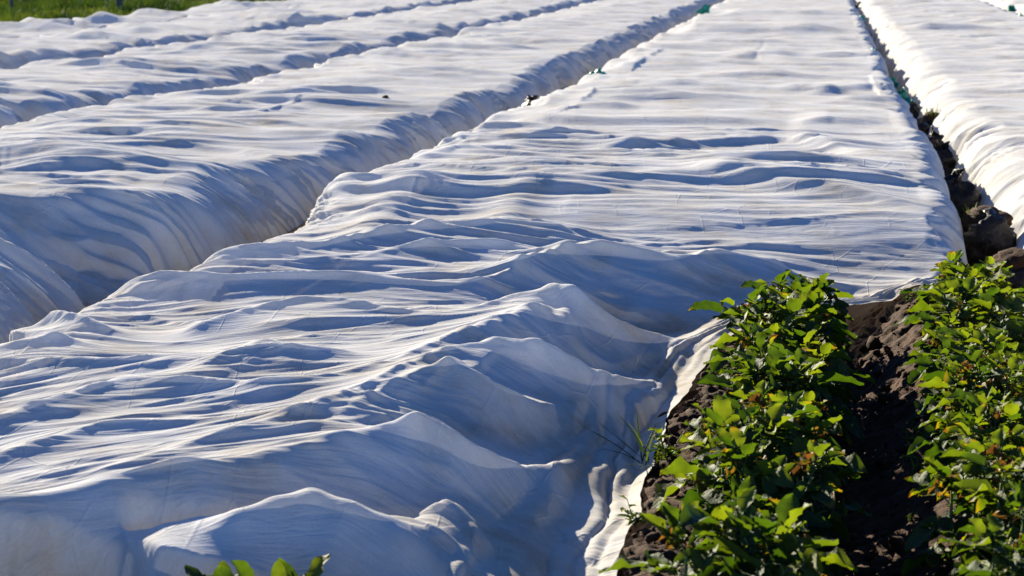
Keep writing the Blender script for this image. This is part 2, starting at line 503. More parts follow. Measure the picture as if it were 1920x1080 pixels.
def mid_base(x, y):
    near = bsp(SHEET, (x - GX[0]) / DX, (y - GY[0]) / DX)
    far = 0.545 + 0.045 * pn(x * .35, y * .55, 50) + 0.028 * pn(x * .8, y * 1.3, 51)
    k = sstep(11.2, 13.0, y)
    return near * (1 - k) + far * k

# --- folds. Every line is a crest; pixel points are carried onto the sheet itself.
class Fold:
    def __init__(s, pts, A, wn, wf, vert=False):
        s.pts, s.A, s.wn, s.wf, s.e = np.array(pts), A, wn, wf, (.12 if vert else .35)
        s.e2 = .45 if vert else .33

def fold_px(zf, pts, A, wn, wf):
    return Fold([march(a, b, zf) for a, b in pts], A, wn, wf)

def apply_folds(Z, X, Y, folds, ykeys):
    for f in folds:
        p = f.pts[np.argsort(f.pts[:, 0])]
        # soft curve through the points
        t = np.concatenate([[0], np.cumsum(np.hypot(*np.diff(p, axis=0).T))])
        tq = np.linspace(0, t[-1], 60)
        px = np.interp(tq, t, p[:, 0]); py = np.interp(tq, t, p[:, 1])
        for _ in range(6):
            px[1:-1] = (px[:-2] + 2 * px[1:-1] + px[2:]) / 4; py[1:-1] = (py[:-2] + 2 * py[1:-1] + py[2:]) / 4
        px = np.maximum.accumulate(px + np.arange(60) * 1e-6)
        y0, y1 = py.min() - 5 * f.wn - .05, py.max() + 4 * f.wf + .05
        i0, i1 = np.searchsorted(ykeys, y0), np.searchsorted(ykeys, y1)
        if i1 <= i0: continue
        x = X[i0:i1]; y = Y[i0:i1]
        slope = np.gradient(py, px)
        slope = np.convolve(np.pad(slope, 2, mode='edge'), np.ones(5) / 5, 'valid')
        yc = np.interp(x, px, py)
        cs = 1 / np.sqrt(1 + np.clip(np.interp(x, px, slope), -6, 6) ** 2)
        d = (y - yc) * cs
        L = px[-1] - px[0]
        e = min(f.e * L, 0.35)
        amp = sstep(px[0] - .3 * e, px[0] + e, x) * (1 - sstep(px[-1] - f.e2 * L, px[-1] + .1 * L, x))
        r = f.wn * .15
        dn = np.sqrt(np.minimum(d, 0) ** 2 + r * r) - r
        df = np.maximum(d, 0)
        prof = np.where(d < 0, np.exp(-(dn / (1.2 * f.wn)) ** 1.5), np.exp(-(df / f.wf) ** 1.15))
        Z[i0:i1] += f.A * amp * prof

def bed(name, label, zf, xl, xr, ys, ztop_wall, wl, wr, pl, pr, ncol, folds, flow, seed, pleat=1.0, fine=1.0, xr_wallfade=None, gap=None, hump=0.0, calm=None):
    """a sheet over a bed. wl / wr: width of the rounded sides, pl / pr: how square they are."""
    # column positions: (side, t)
    nl, nt_, nr = ncol
    th = np.linspace(0, 1, nl, endpoint=False)
    el = (1 - np.cos(th * np.pi / 2)) ; 
    mid = np.linspace(0, 1, nt_, endpoint=False)
    er = (1 - np.cos(np.linspace(1, 0, nr) * np.pi / 2))
    Yr = ys[:, None]
    XL = xl(ys)[:, None]; XR = xr(ys)[:, None]           # foot lines of the sheet on the ground
    wfr = np.ones_like(Yr) if xr_wallfade is None else xr_wallfade(ys)[:, None]
    WR = (wr(ys)[:, None] if callable(wr) else wr) * np.ones_like(Yr)
    WR = np.minimum(WR, (XR - XL) * .4)
    left = XL + el[None, :] * wl
    right = XR - er[None, :] * WR
    midx = (XL + wl) + mid[None, :] * ((XR - WR) - (XL + wl))
    X = np.concatenate([left, midx, right], 1)
    Y = np.repeat(Yr, X.shape[1], 1)
    eL = np.clip((X - XL) / wl, 0, 1); eR = np.clip((XR - X) / WR, 0, 1)
    SL = (1 - (1 - eL) ** pl) ** (1 / pl); SR = (1 - (1 - eR) ** pr) ** (1 / pr)
    SR = SR * wfr + (1 - wfr)
    S = SL * SR
    Z = zf(X, Y)
    apply_folds(Z, X, Y, folds, ys)
    q = flow(X, Y)
    q0 = q
    q = q + .07 * pn(X * 1.3, q * 1.7, seed + 40) + .03 * pn(X * 3, q * 3.5, seed + 41)
    # folds running across the sheet, stronger at its shoulders
    sh = 0.25 + 0.75 * np.maximum(1 - sstep(0, .9, X - XL), (1 - sstep(0, .9, XR - X)) * np.maximum(wfr, .4))
    rg = np.clip(ridge(X * .55, q * 3.1, seed + 1), 0, 1) ** 2 * pn(X * .7, q * .8, seed + 2)
    rg2 = np.clip(ridge(X * .9 + 3, q * 7.5, seed + 3), 0, 1) ** 2 * (pn(X * .8, q * 1.6, seed + 4) + .1)
    rg3 = np.clip(ridge(X * 1.6 + 5, q * 17, seed + 5), 0, 1) ** 2 * (pn(X * 1.2, q * 2.2, seed + 6))
    Z = Z + fine * (.045 * rg * sh + .032 * rg2 * sh + .008 * rg3 * (.4 + sh)) + .012 * pn(X * 1.6, q * 2.2, seed + 7) * fine
    if hump:
        Z = Z + hump * pn(Y * 1.05 + .3 * X, Y * 0, seed + 30) * (1 - sstep(.1, 1.3, XR - X)) + hump * .3 * pn(Y * 2.3, Y * 0, seed + 31) * (1 - sstep(.1, .8, XR - X))
    if calm is not None:
        c_ = calm(X, Y); Z0 = zf(X, Y); Z = Z0 + c_ * (Z - Z0)
    base = ground_z(X, Y) * 0 + 0.03
    Z = base + np.maximum(Z - base, 0.0) * S
    # pleats hanging down the sides
    fan = 0.45 * pn(Y * .8, Y * 0, seed + 8) + .15 * pn(Y * 2.1, Y * 0, seed + 9)
    for wall, sgn, s in ((1 - eL, -1, 10), ((1 - eR) * wfr, 1, 14)):
        k = sstep(0, .6, wall)
        yy = Y + fan * wall * .6
        m1 = sstep(-.25, .45, pn(Y * .55, wall * 0, seed + s)); m2 = sstep(-.3, .4, pn(Y * .8 + 7, wall * 0, seed + s + 5))
        ph1 = yy * 2.4 + 1.3 * pn(yy * 1.2, wall * .5, seed + s + 1); ph2 = yy * 6.5 + 2.2 * pn(yy * 1.3, wall * .8, seed + s + 2)
        pl_ = .07 * pn(yy * 1.1, wall * .3, seed + s + 4) - .085 * m1 * np.abs(np.sin(np.pi * ph1)) ** .8 - .05 * m2 * np.abs(np.sin(np.pi * ph2)) ** .9 \
            + .012 * pn(yy * 22, wall, seed + s + 3) + .06
        X = X + sgn * k * pl_ * pleat
        Z = Z + .8 * k * (1 - wall) * pl_ * pleat
    if gap: X, Y, Z = gap(X, Y, Z)
    # never below the soil
    Z = np.maximum(Z, ground_z(X, Y) + 0.03)
    low = 1 - np.clip((Z - .06) / .30, 0, 1)
    V = np.stack([X, Y, Z], -1).reshape(-1, 3)
    dsx = np.concatenate([np.zeros((len(ys), 1)), np.hypot(np.diff(X, axis=1), np.diff(Z, axis=1))], 1).cumsum(1)
    uv = np.stack([dsx, q], -1).reshape(-1, 2)
    o = mesh_np(name, V, grid_quads(*X.shape), M_CLOTH, uv=uv, attrs={'low': low.ravel()})
    tag(o, label, 'row cover', 'fleece row covers over the crop beds')
    return o

# --- middle bed
def mid_zf(x, y): return mid_base(x, y)
def mid_march(x, y):
    z = mid_base(x, y)
    s = np.clip((x - edge_left(y)) / .25, 0, 1)
    return np.where((x < edge_left(y)) | (x > edge_right(y) + .02), 0.05, z * np.sqrt(s))

def FL(pts, A, wn, wf):
    if pts[0][1] > 440: A *= .78
    return Fold([at(a, b, .455 if b > 440 else .53)[:2] for a, b in pts], A, wn, wf)
mid_folds = [
    # far part
    FL([(1100, 288), (1260, 281), (1385, 273), (1480, 270), (1535, 280), (1610, 297), (1690, 308)], .065, .07, .6),
    FL([(1270, 325), (1360, 340), (1460, 352), (1560, 360), (1635, 367), (1750, 385)], .065, .08, .6),
    FL([(690, 350), (820, 352), (960, 355), (1200, 357)], .045, .04, .5),
    FL([(960, 232), (1120, 239), (1260, 240), (1440, 240)], .07, .09, .7),
    FL([(1490, 241), (1560, 237), (1660, 238)], .045, .07, .6),
    FL([(1030, 215), (1085, 202), (1190, 203)], .05, .10, .5),
    FL([(1270, 62), (1400, 62.5), (1460, 63), (1520, 62), (1600, 61.5)], .16, .6, 3.0),
    FL([(1350, 31), (1460, 30.5), (1600, 31)], .12, .5, 2.5),
    FL([(1130, 166), (1200, 163), (1300, 168)], .03, .08, .6),
    FL([(1500, 181), (1585, 172), (1640, 168), (1680, 184)], .04, .10, .5),
    FL([(1350, 110), (1420, 106), (1500, 112)], .05, .2, 1.0),
    FL([(800, 301), (860, 294), (1010, 292)], .04, .05, .4),
    FL([(830, 240), (940, 226), (1020, 225)], .03, .05, .4),
    FL([(1140, 130), (1210, 118), (1300, 122)], .05, .2, .8),
    # where it slackens
    FL([(430, 440), (600, 425), (760, 420), (900, 422), (1100, 428), (1300, 425), (1480, 415), (1560, 420), (1690, 452)], .045, .05, .35),
    FL([(1000, 445), (1200, 446), (1400, 440), (1600, 455), (1750, 480)], .03, .03, .2),
    FL([(1150, 500), (1300, 505), (1420, 498), (1560, 500), (1700, 495)], .03, .03, .15),
    FL([(200, 560), (260, 552), (330, 560), (420, 585)], .02, .03, .1),
    FL([(0, 690), (140, 690), (300, 700), (430, 680), (560, 640)], .02, .02, .1),
    FL([(330, 800), (450, 790), (580, 770), (700, 745)], .02, .02, .08),
    FL([(100, 830), (260, 815), (400, 812)], .015, .02, .08),
    FL([(870, 560), (980, 525), (1060, 500), (1150, 490), (1260, 505)], .03, .03, .12),
    FL([(900, 610), (960, 585), (1030, 580), (1090, 605), (1150, 650)], .02, .02, .08),
    FL([(700, 740), (800, 715), (880, 690), (930, 665), (990, 668), (1030, 690)], .02, .02, .08),
    FL([(560, 800), (680, 770), (780, 745), (840, 750), (890, 770)], .02, .02, .08),
]
def flow_folds(n, x0, x1, y0, y1, seed, amp, wid, ln):
    # many small creases along the lines the sheet is pulled
    rr = random.Random(seed)
    out = []
    for i in range(n):
        x = rr.uniform(x0, x1); y = math.exp(rr.uniform(math.log(y0), math.log(y1)))
        h = rr.uniform(*ln) / 2
        xs = np.linspace(max(x - h, -3.3), min(x + h, .72), 7)
        q0 = float(mid_flow(np.array([x]), np.array([y]))[0])
        yy = np.full(7, y)
        for _ in range(12):
            yy = yy + .7 * (q0 - mid_flow(xs, yy))
        yy = yy + (xs - x) * rr.gauss(0, .16)
        w = rr.uniform(*wid)
        A = w * (rr.uniform(.25, .65) if w < .016 else rr.uniform(.45, 1.0)) if amp is None else rr.uniform(*amp)
        out.append(Fold(np.stack([xs, yy], 1), A, w, w * rr.uniform(2, 5)))
    return out

def mid_flow(x, y):
    k = 1 - sstep(6.8, 10.5, y)
    return y + k * (.62 * (np.sqrt((x + 1.3) ** 2 + .04) - .2)) + .10 * pn(x * .8, y * .6, 60)

for rg_ in RIDGES:
    mid_folds.append(Fold([at(*p)[:2] for p in rg_], .016, .022, .09))
for sw in SWAGS:
    mid_folds.append(Fold([at(*p)[:2] for p in swag_pts(sw)], .060, .035, .16, True))
mid_folds += flow_folds(110, -3.2, -.7, 5.4, 10, 31, (.004, .013), (.010, .03), (.3, 1.3))
mid_folds += flow_folds(300, -3.2, -.8, 5.4, 10, 35, None, (.007, .015), (.2, 1.0))
mid_folds += flow_folds(90, -3.0, .7, 9.5, 13.5, 32, (.003, .011), (.012, .035), (.4, 1.8))
mid_folds += flow_folds(170, -3.0, .7, 9.5, 16, 36, None, (.008, .022), (.8, 2.8))
mid_folds += flow_folds(170, -2.9, .7, 12, 50, 33, None, (.018, .05), (.7, 2.6))
def wallfade(y): return sstep(10.4, 11.2, y)

def mid_gap(X, Y, Z):
    # gathered folds lying along the turned-back edge
    Y = np.maximum(Y, front_y(X) - .06)
    d = edge_right(Y) - X
    k = (1 - sstep(10.6, 11.1, Y))
    dd = d / np.interp(Y, [4.8, 7.0, 9.5, 10.6], [1.25, .85, .5, .45])
    w = .75 * pn(Y * .55, Y * 0, 71) + .75 * pn(Y * .9, dd * 4, 73) + .2 * pn(Y * 3, dd * 8, 75)
    roll = np.abs(np.sin(np.pi * (dd / .098 + w))) ** .8
    big = np.clip(.6 + .8 * pn(Y * .8, dd * 9, 74), .1, 1.2)
    Z = Z + k * .033 * roll * big * sstep(-.05, .03, dd) * (1 - sstep(.20, .40, dd)) * np.interp(Y, [5, 9], [1.0, .7])
    return X, Y, Z

ys_mid = np.concatenate([np.arange(4.8, 6.3, .0055), np.exp(np.arange(math.log(6.3), math.log(11), .0014)), np.exp(np.arange(math.log(11), math.log(16), .0021)), np.exp(np.arange(math.log(16), math.log(78), .005))])
bed('fleece_cover', 'white fleece cover on the middle bed, pulled back in folds from the two leafy rows',
    mid_zf, lambda y: edge_left(y) - .02, lambda y: edge_right(y) + .06, ys_mid, .5, .34, .26, 2.6, 2.6, (46, 540, 46), mid_folds, mid_flow, 100,
    xr_wallfade=wallfade, gap=mid_gap, calm=lambda x, y: (.12 + .88 * sstep(.08, .35, y - front_y(x))) * (1 - .75 * (1 - sstep(.15, .6, edge_right(y) - x)) * (1 - sstep(9.8, 10.6, y))))

# --- the other beds
def edge_fn(pts, seed, a=.09, b=.05):
    xp, fp = zip(*pts)
    return lambda y: interp_smooth(y, xp, fp, .3) + a * pn(y * .75, y * 0, seed) + b * pn(y * 1.9, y * 0, seed + 1)

def other_base(seed, z0=.53, a=.05):
    return lambda x, y: z0 + a * pn(x * .35, y * .5, seed) + .03 * pn(x * .7, y * 1.1, seed + 1) + .016 * pn(x * 1.3, y * 2.3, seed + 2)

def random_folds(xl, xr, y0, y1, n, seed, amp=(.02, .06)):
    rr = random.Random(seed)
    out = []
    for i in range(n):
        y = math.exp(rr.uniform(math.log(y0), math.log(y1)))
        a, b = xl, xr
        w = b - a
        s = rr.random()
        x0 = a + w * s * .45; x1 = min(b, x0 + w * rr.uniform(.45, .9))
        sl = rr.uniform(-.35, .25)
        pts = [(x0 + (x1 - x0) * t, y + sl * (x1 - x0) * t + rr.uniform(-.08, .08) * (1 + y / 25)) for t in (0, .25, .5, .75, 1)]
        A = rr.uniform(*amp)
        out.append(Fold(pts, A * .8, A * rr.uniform(.8, 1.3), rr.uniform(.3, 1.0)))
    return out

def thin_folds(xl, xr, y0, y1, n, seed):
    rr = random.Random(seed); out = []
    for i in range(n):
        y = math.exp(rr.uniform(math.log(y0), math.log(y1))); L = (xr - xl) * rr.uniform(.2, .7)
        x0 = rr.uniform(xl, xr - L); sl = rr.gauss(-.05, .15); c = rr.uniform(-.06, .06) * L
        w = rr.uniform(.010, .03) * (1 + y / 40)
        out.append(Fold([(x0 + L * t, y + sl * L * t + c * math.sin(math.pi * t)) for t in (0, .25, .5, .75, 1)], w * rr.uniform(.5, 1.1), w, w * rr.uniform(3, 9)))
    return out
flow0 = lambda x, y: y + .12 * pn(x * .5, y * .4, 61)
def geo(a, b, k): return np.exp(np.arange(math.log(a), math.log(b), k))

l1_zf = other_base(200, .55)
def l1_shape(X, Y, Z):
    for (px, py, z, A, sx, sy) in [(300, 362, .60, .13, .38, .42), (90, 455, .40, -.26, .42, .33), (432, 398, .45, -.17, .30, .15), (520, 330, .55, .06, .3, .3), (30, 470, .4, -.1, .5, .12)]:
        c = at(px, py, z)
        Z = Z + A * np.exp(-((X - c[0]) / sx) ** 2 - ((Y - c[1]) / sy) ** 2) * sstep(.08, .3, Z)
    return X, Y, Z
l1_march = lambda x, y: np.where(x > -3.4, 0.0, l1_zf(x, y))
l1f = [fold_px(l1_march, p, A, a, b) for p, A, a, b in [
    ([(0, 290), (180, 284), (340, 276), (450, 288), (560, 305)], .035, .05, .4),
    ([(50, 366), (140, 357), (240, 354)], .04, .05, .4),
    ([(480, 212), (530, 205), (570, 210)], .03, .08, .3),
    ([(0, 305), (120, 303), (250, 300)], .02, .03, .3)]] + random_folds(-6.4, -3.6, 9, 60, 40, 21) + thin_folds(-6.6, -3.8, 9, 40, 110, 51)
bed('fleece_cover', 'white fleece cover left of the middle bed, its near side hanging in deep shaded pleats', l1_zf,
    edge_fn([(3, -7.1), (14, -7.0), (18, -6.85), (22, -6.45), (40, -6.35), (80, -6.35)], 210),
    edge_fn([(3, -3.68), (10.4, -3.68), (11.0, -3.62), (11.5, -3.54), (12.2, -3.47), (12.9, -3.48), (13.7, -3.36), (17.8, -3.18), (27, -3.2), (80, -3.2)], 214, .10, .06),
    np.concatenate([geo(7.5, 20, .0017), geo(20, 78, .0034)]), .5, .34, lambda y: interp_smooth(y, [5, 10.4, 11.0, 11.6, 12.2, 12.9, 13.3, 13.8, 15, 80], [.72, .74, .72, .55, .55, .62, .46, .38, .36, .36], .12), 2.6, 1.5, (30, 190, 80), l1f, flow0, 110, pleat=1.35, hump=.06, gap=l1_shape)

bed('fleece_cover', 'white fleece cover second left of the middle one, small humps along its shaded edge', other_base(220, .54),
    edge_fn([(3, -10.1), (30, -10.0), (80, -9.9)], 230), edge_fn([(3, -7.3), (18, -7.2), (22, -6.8), (40, -6.65), (80, -6.65)], 234, .13, .08),
    np.concatenate([geo(13, 36, .0022), geo(36, 78, .0045)]), .5, .34, .40, 2.6, 1.5, (24, 150, 50), random_folds(-9.9, -6.9, 14, 60, 50, 22, (.02, .07)) + thin_folds(-9.7, -7, 16, 50, 60, 53), flow0, 120, pleat=1.35, hump=.09)
bed('fleece_cover', 'white fleece cover third left of the middle one, next to the cover at the grass', other_base(240, .54, .07),
    edge_fn([(3, -13.6), (80, -13.4)], 250), edge_fn([(3, -10.5), (80, -10.2)], 254, .14, .08),
    geo(14, 78, .006), .5, .34, .40, 2.6, 1.5, (20, 130, 40), random_folds(-13.3, -10.3, 22, 65, 45, 23, (.04, .12)), flow0, 130, pleat=1.3, hump=.12)
bed('fleece_cover', 'white fleece cover farthest left, lying along the edge of the green grass', other_base(260, .42, .06),
    edge_fn([(3, -16.2), (80, -16.3)], 270, .2, .08), edge_fn([(3, -13.9), (80, -13.75)], 274, .14, .08),
    geo(20, 78, .006), .5, .34, .40, 2.6, 1.5, (20, 130, 40), random_folds(-16.9, -13.9, 30, 70, 40, 24, (.05, .13)), flow0, 140, pleat=1.3, hump=.09)
bed('fleece_cover', 'white fleece cover right of the dark weight bags, its bright side slope facing them', other_base(280, .53),
    edge_fn([(3, 1.14), (13, 1.14), (18, 1.06), (80, 1.05)], 290, .02, .03), edge_fn([(3, 4.55), (80, 4.65)], 294, .08, .05),
    np.concatenate([geo(7, 22, .0022), geo(22, 78, .004)]), .5, .46, .34, 1.9, 2.4, (80, 190, 30), random_folds(1.3, 4.3, 9, 60, 40, 25, (.02, .06)) + thin_folds(1.4, 4.4, 10, 45, 90, 52), flow0, 150, pleat=.8)
bed('fleece_cover', 'sliver of white fleece cover in the top right corner, beyond the green bags', other_base(300, .53),
    edge_fn([(3, 5.0), (80, 5.0)], 310), edge_fn([(3, 8.6), (80, 8.6)], 314),
    geo(14, 78, .006), .5, .50, .34, 2.0, 2.4, (30, 100, 20), random_folds(5.2, 8.3, 25, 65, 25, 26), flow0, 160)
# ------------------------------------------------------------------ END OF COVERS

# ------------------------------------------------------------------ potato plants
def leaflet_template(nt_=9, ns=5):
    t = np.linspace(0, 1, nt_)
    w = np.sin(np.pi * np.clip(t, 0, 1) ** .80) ** .58
    w[0] = .06; w[-1] = .02
    sx = np.linspace(-1, 1, ns)
    T, Sx = np.meshgrid(t, sx, indexing='ij')
    W = w[:, None] * Sx
    return T, Sx, W
LT, LS, LW = leaflet_template()
LQ = grid_quads(LT.shape[0], LT.shape[1])

class Leaves:
    def __init__(s): s.V = []; s.Q = []; s.rnd = []; s.tip = []; s.vein = []; s.n = 0
    def add(s, M, length, width, fold, droop, rnd, scorch, wave, crump=0.0):
        x = LW * width * .5
        y = LT * length
        z = np.abs(LS) ** 1.3 * fold * width * w_(LT) - droop * LT ** 2 * length
        ph = wave * 40
        z = z + .08 * width * np.sin(LT * 9 + ph) * np.abs(LS) + .06 * width * np.sin(LT * 15 + 2 * ph) * LS ** 2 + .03 * width * np.sin(LT * 22 + 5 * LS + ph)
        if crump:
            x = x * (1 - .5 * crump * np.sin(LT * 7 + ph)); z = z + crump * length * .35 * np.sin(LT * 6 + ph * 2) * (LS + .4)
        p = np.stack([x, y, z], -1).reshape(-1, 3) @ M[:3, :3].T + M[:3, 3]
        s.V.append(p); s.Q.append(LQ + s.n); s.n += len(p)
        s.rnd.append(np.full(len(p), rnd))
        s.tip.append((np.maximum(LT ** 2.2, (np.abs(LS) ** 3) * .75 * LT ** .5) * scorch).ravel())
        s.vein.append(((1 - np.abs(LS)) ** 2).ravel())
    def build(s, name, mat, parent):
        return mesh_np(name, np.concatenate(s.V), np.concatenate(s.Q), mat, parent,
                       attrs={'rnd': np.concatenate(s.rnd), 'tip': np.concatenate(s.tip), 'vein': np.concatenate(s.vein)})
def w_(t): return .35 + .65 * np.sin(np.pi * np.clip(t, 0.02, .98))

class Tubes:
    def __init__(s): s.V = []; s.Q = []; s.n = 0
    def add(s, pts, r0, r1, k=5):
        pts = [Vector(p) for p in pts]
        m = len(pts); rings = []
        for i, p in enumerate(pts):
            d = (pts[min(i + 1, m - 1)] - pts[max(i - 1, 0)]).normalized()
            a = d.orthogonal().normalized(); b = d.cross(a)
            r = r0 + (r1 - r0) * i / (m - 1)
            rings.append([p + (a * math.cos(2 * math.pi * j / k) + b * math.sin(2 * math.pi * j / k)) * r for j in range(k)])
        base = s.n
        for rg in rings: s.V += [tuple(v) for v in rg]
        for i in range(m - 1):
            for j in range(k):
                s.Q.append((base + i * k + j, base + i * k + (j + 1) % k, base + (i + 1) * k + (j + 1) % k, base + (i + 1) * k + j))
        s.n += m * k
    def build(s, name, mat, parent=None):
        return mesh_np(name, np.array(s.V), np.array(s.Q), mat, parent)

def frame_m(p, fwd, up, roll=0.0):
    y = Vector(fwd).normalized()
    x = y.cross(Vector(up))
    if x.length < 1e-3: x = y.orthogonal()
    x.normalize()
    z = x.cross(y)
    if roll:
        q = Matrix.Rotation(roll, 3, y); x = q @ x; z = q @ z
    M = np.eye(4)
    M[:3, 0], M[:3, 1], M[:3, 2], M[:3, 3] = x, y, z, p
    return M

def make_plant(seed, H=.36, nstem=5, spread=.17, wilt=.5, size=1.0, scorch=.8):
    size *= 1.06
    rr = random.Random(seed)
    root = empty('potato_plant')
    lv, wl, st = Leaves(), Leaves(), Tubes()
    up = Vector((0, 0, 1))
    def compound(p, d, L, big, young=0.0):
        """a leaf: a drooping stalk with paired leaflets and a larger one at its end"""
        pts = []
        dd = Vector(d).normalized(); q = Vector(p)
        for i in range(5):
            pts.append(q.copy())
            q = q + dd * (L / 4)
            dd = (dd + Vector((0, 0, -.16 * (1 - young)))).normalized()
        st.add(pts, .0022, .0012, 4)
        sc = scorch if rr.random() < .55 else scorch * .25
        rn = min(1, max(0, rr.gauss(.42 + .35 * young, .2)))
        lv.add(frame_m(pts[4], dd + Vector((0, 0, -.05)), up, rr.uniform(-.5, .5)), big * rr.uniform(.95, 1.2), big * rr.uniform(.66, .82), rr.uniform(.12, .45), rr.uniform(.05, .4), rn, sc * rr.uniform(.5, 1.1), rr.random())
        for i, f in ((3, .82), (2, .66), (1, .45)):
            if f < .5 and rr.random() < .5: continue
            side = dd.cross(up).normalized()
            for sg in (-1, 1):
                if rr.random() < .06: continue
                o = side * sg + dd * rr.uniform(.2, .7) + Vector((0, 0, rr.uniform(-.1, .35)))
                l = big * f * rr.uniform(.85, 1.1)
                lv.add(frame_m(pts[i] + side * sg * .004, o, up, rr.uniform(-.6, .6)), l, l * rr.uniform(.62, .78), rr.uniform(.1, .45), rr.uniform(.05, .45), min(1, max(0, rn + rr.uniform(-.15, .15))), sc * rr.uniform(.3, 1.1), rr.random())
    for k in range(nstem):
        a = 2 * math.pi * (k + rr.uniform(-.3, .3)) / nstem
        lean = spread * rr.uniform(.5, 1.15)
        h = H * rr.uniform(.78, 1.08)
        tip = Vector((math.cos(a) * lean, math.sin(a) * lean, h))
        b0 = Vector((math.cos(a) * .03, math.sin(a) * .03, -.04))
        pts = [b0 + (tip - b0) * t + Vector((math.cos(a), math.sin(a), 0)) * .04 * math.sin(t * 3.1) + Vector((rr.uniform(-.008, .008), rr.uniform(-.008, .008), 0)) for t in np.linspace(0, 1, 7)]
        st.add(pts, .0065, .0035, 6)
        nl = 7
        for j in range(nl):
            t = .22 + .74 * j / (nl - 1)
            i = min(5, int(t * 6)); p = pts[i].lerp(pts[i + 1], t * 6 - i)
            b = a + j * 2.4 + rr.uniform(-.5, .5)
            e = rr.uniform(.15, .55) + .55 * max(0, t - .6)
            compound(p, (math.cos(b) * math.cos(e), math.sin(b) * math.cos(e), math.sin(e)), rr.uniform(.06, .115) * size * (1.1 - .35 * t), rr.uniform(.062, .092) * size, t ** 2 * .8)
        for j in range(3):
            b = rr.uniform(0, 6.28); e = rr.uniform(.6, 1.2)
            compound(tip, (math.cos(b) * math.cos(e), math.sin(b) * math.cos(e), math.sin(e)), .055 * size, rr.uniform(.04, .06) * size, 1.0)
        if rr.random() < wilt * 1.3:
            for j in range(rr.randint(3, 6)):
                b = rr.uniform(0, 6.28); e = rr.uniform(-.3, 1.1); l = rr.uniform(.018, .040)
                d = Vector((math.cos(b) * math.cos(e), math.sin(b) * math.cos(e), math.sin(e)))
                wl.add(frame_m(tip + d * rr.uniform(0, .05) + Vector((0, 0, .015)), d, up, rr.uniform(-1.5, 1.5)), l, l * .6, .6, rr.uniform(0, .8), rr.random(), 0, rr.random(), .9)
    st.build('stems', M_STEM, root)
    lv.build('leaves', M_LEAF, root)
    if wl.n: wl.build('withered_foliage', M_WILT, root)
    return root

def copy_thing(o):
    r = o.copy(); C.objects.link(r)
    for ch in o.children:
        c = ch.copy(); C.objects.link(c); c.parent = r
    return r

protos = [make_plant(100 + i, H=h, nstem=n, spread=sp, wilt=w, size=sz, scorch=sc) for i, (h, n, sp, w, sz, sc) in enumerate([
    (.25, 5, .12, .2, 1.15, .35), (.23, 5, .13, .7, 1.05, .75), (.27, 4, .11, .2, 1.3, .3), (.24, 5, .14, .8, 1.05, .85), (.26, 5, .12, .4, 1.2, .45), (.22, 4, .11, .3, 1.35, .35)])]
used = set()
pr = random.Random(77)
def put_plant(k, x, y, sc, rz, label, group, z=None, dz=0.0):
    o = protos[k] if k not in used else copy_thing(protos[k])
    used.add(k)
    o.location = (x, y, (float(ground_z(np.array(x), np.array(y))) - .005) if z is None else z)
    o.rotation_euler = (0, 0, rz); o.scale = (sc, sc, sc)
    o.location.z += dz
    tag(o, label, 'potato plant', group)
ORD = ['nearest', 'second', 'third', 'fourth', 'fifth', 'sixth', 'seventh', 'eighth', 'ninth', 'tenth', 'eleventh', 'twelfth', 'thirteenth', 'fourteenth', 'fifteenth', 'sixteenth', 'seventeenth', 'eighteenth', 'nineteenth', 'twentieth']
def ordinal(i, n):
    """count from whichever end is closer"""
    return ('%s from the near end' % ORD[i] if i else 'at the near end') if i < n / 2 else ('%s from the far end' % ORD[n - 1 - i] if i < n - 1 else 'at the far end')
row_a = np.arange(5.05, 9.7, .325)
for i, y in enumerate(row_a):
    put_plant(pr.randrange(6), -0.17 + .018 * (y - 5) + pr.uniform(-.04, .04), y + pr.uniform(-.07, .07), pr.uniform(.82, 1.2), pr.uniform(0, 6.28),
              'green potato plant in the leafy row beside the fleece edge, %s' % ordinal(i, len(row_a)), 'potato plants in the row along the fleece edge')
row_b = np.arange(5.15, 10.3, .325)
for i, y in enumerate(row_b):
    put_plant(pr.choice((0, 1, 3, 1, 3, 4, 2)), 0.60 + .022 * (y - 5) + pr.uniform(-.05, .05), y + pr.uniform(-.07, .07), pr.uniform(.82, 1.2), pr.uniform(0, 6.28),
              'scorched green potato plant in the right-hand leafy row, %s' % ordinal(i, len(row_b)), 'potato plants in the right-hand row')
put_plant(5, -1.50, 4.86, 1.02, .4, 'potato plant peeping up at the bottom edge before the fleece, left of two', 'potato plants in front of the fleece', dz=-.012)
put_plant(2, -1.33, 4.86, 1.0, 2.1, 'potato plant peeping up at the bottom edge before the fleece, right of two', 'potato plants in front of the fleece', dz=-.012)

# ------------------------------------------------------------------ grass tufts and weeds
def make_blades(rr, n, h, spread, width, lean=.5):
    lv = Leaves()
    for i in range(n):
        a = rr.uniform(0, 6.28); e = math.pi / 2 - abs(rr.gauss(0, lean))
        p = Vector((rr.gauss(0, spread), rr.gauss(0, spread), 0))
        lv.add(frame_m(p, (math.cos(a) * math.cos(e), math.sin(a) * math.cos(e), math.sin(e)), (math.cos(a), math.sin(a), .2)), h * rr.uniform(.5, 1.1), width, .3, -rr.uniform(-.1, .5), rr.random(), 0, rr.random())
    return lv

def grass_tuft(loc, n, h, spread, label, group='grass tufts growing among the bags', width=.008, lean=.45):
    rr = random.Random(str(loc))
    o = make_blades(rr, n, h, spread, width, lean).build('grass_tuft', M_GRASS, None)
    o.location = loc
    tag(o, label, 'grass tuft', group)
    return o

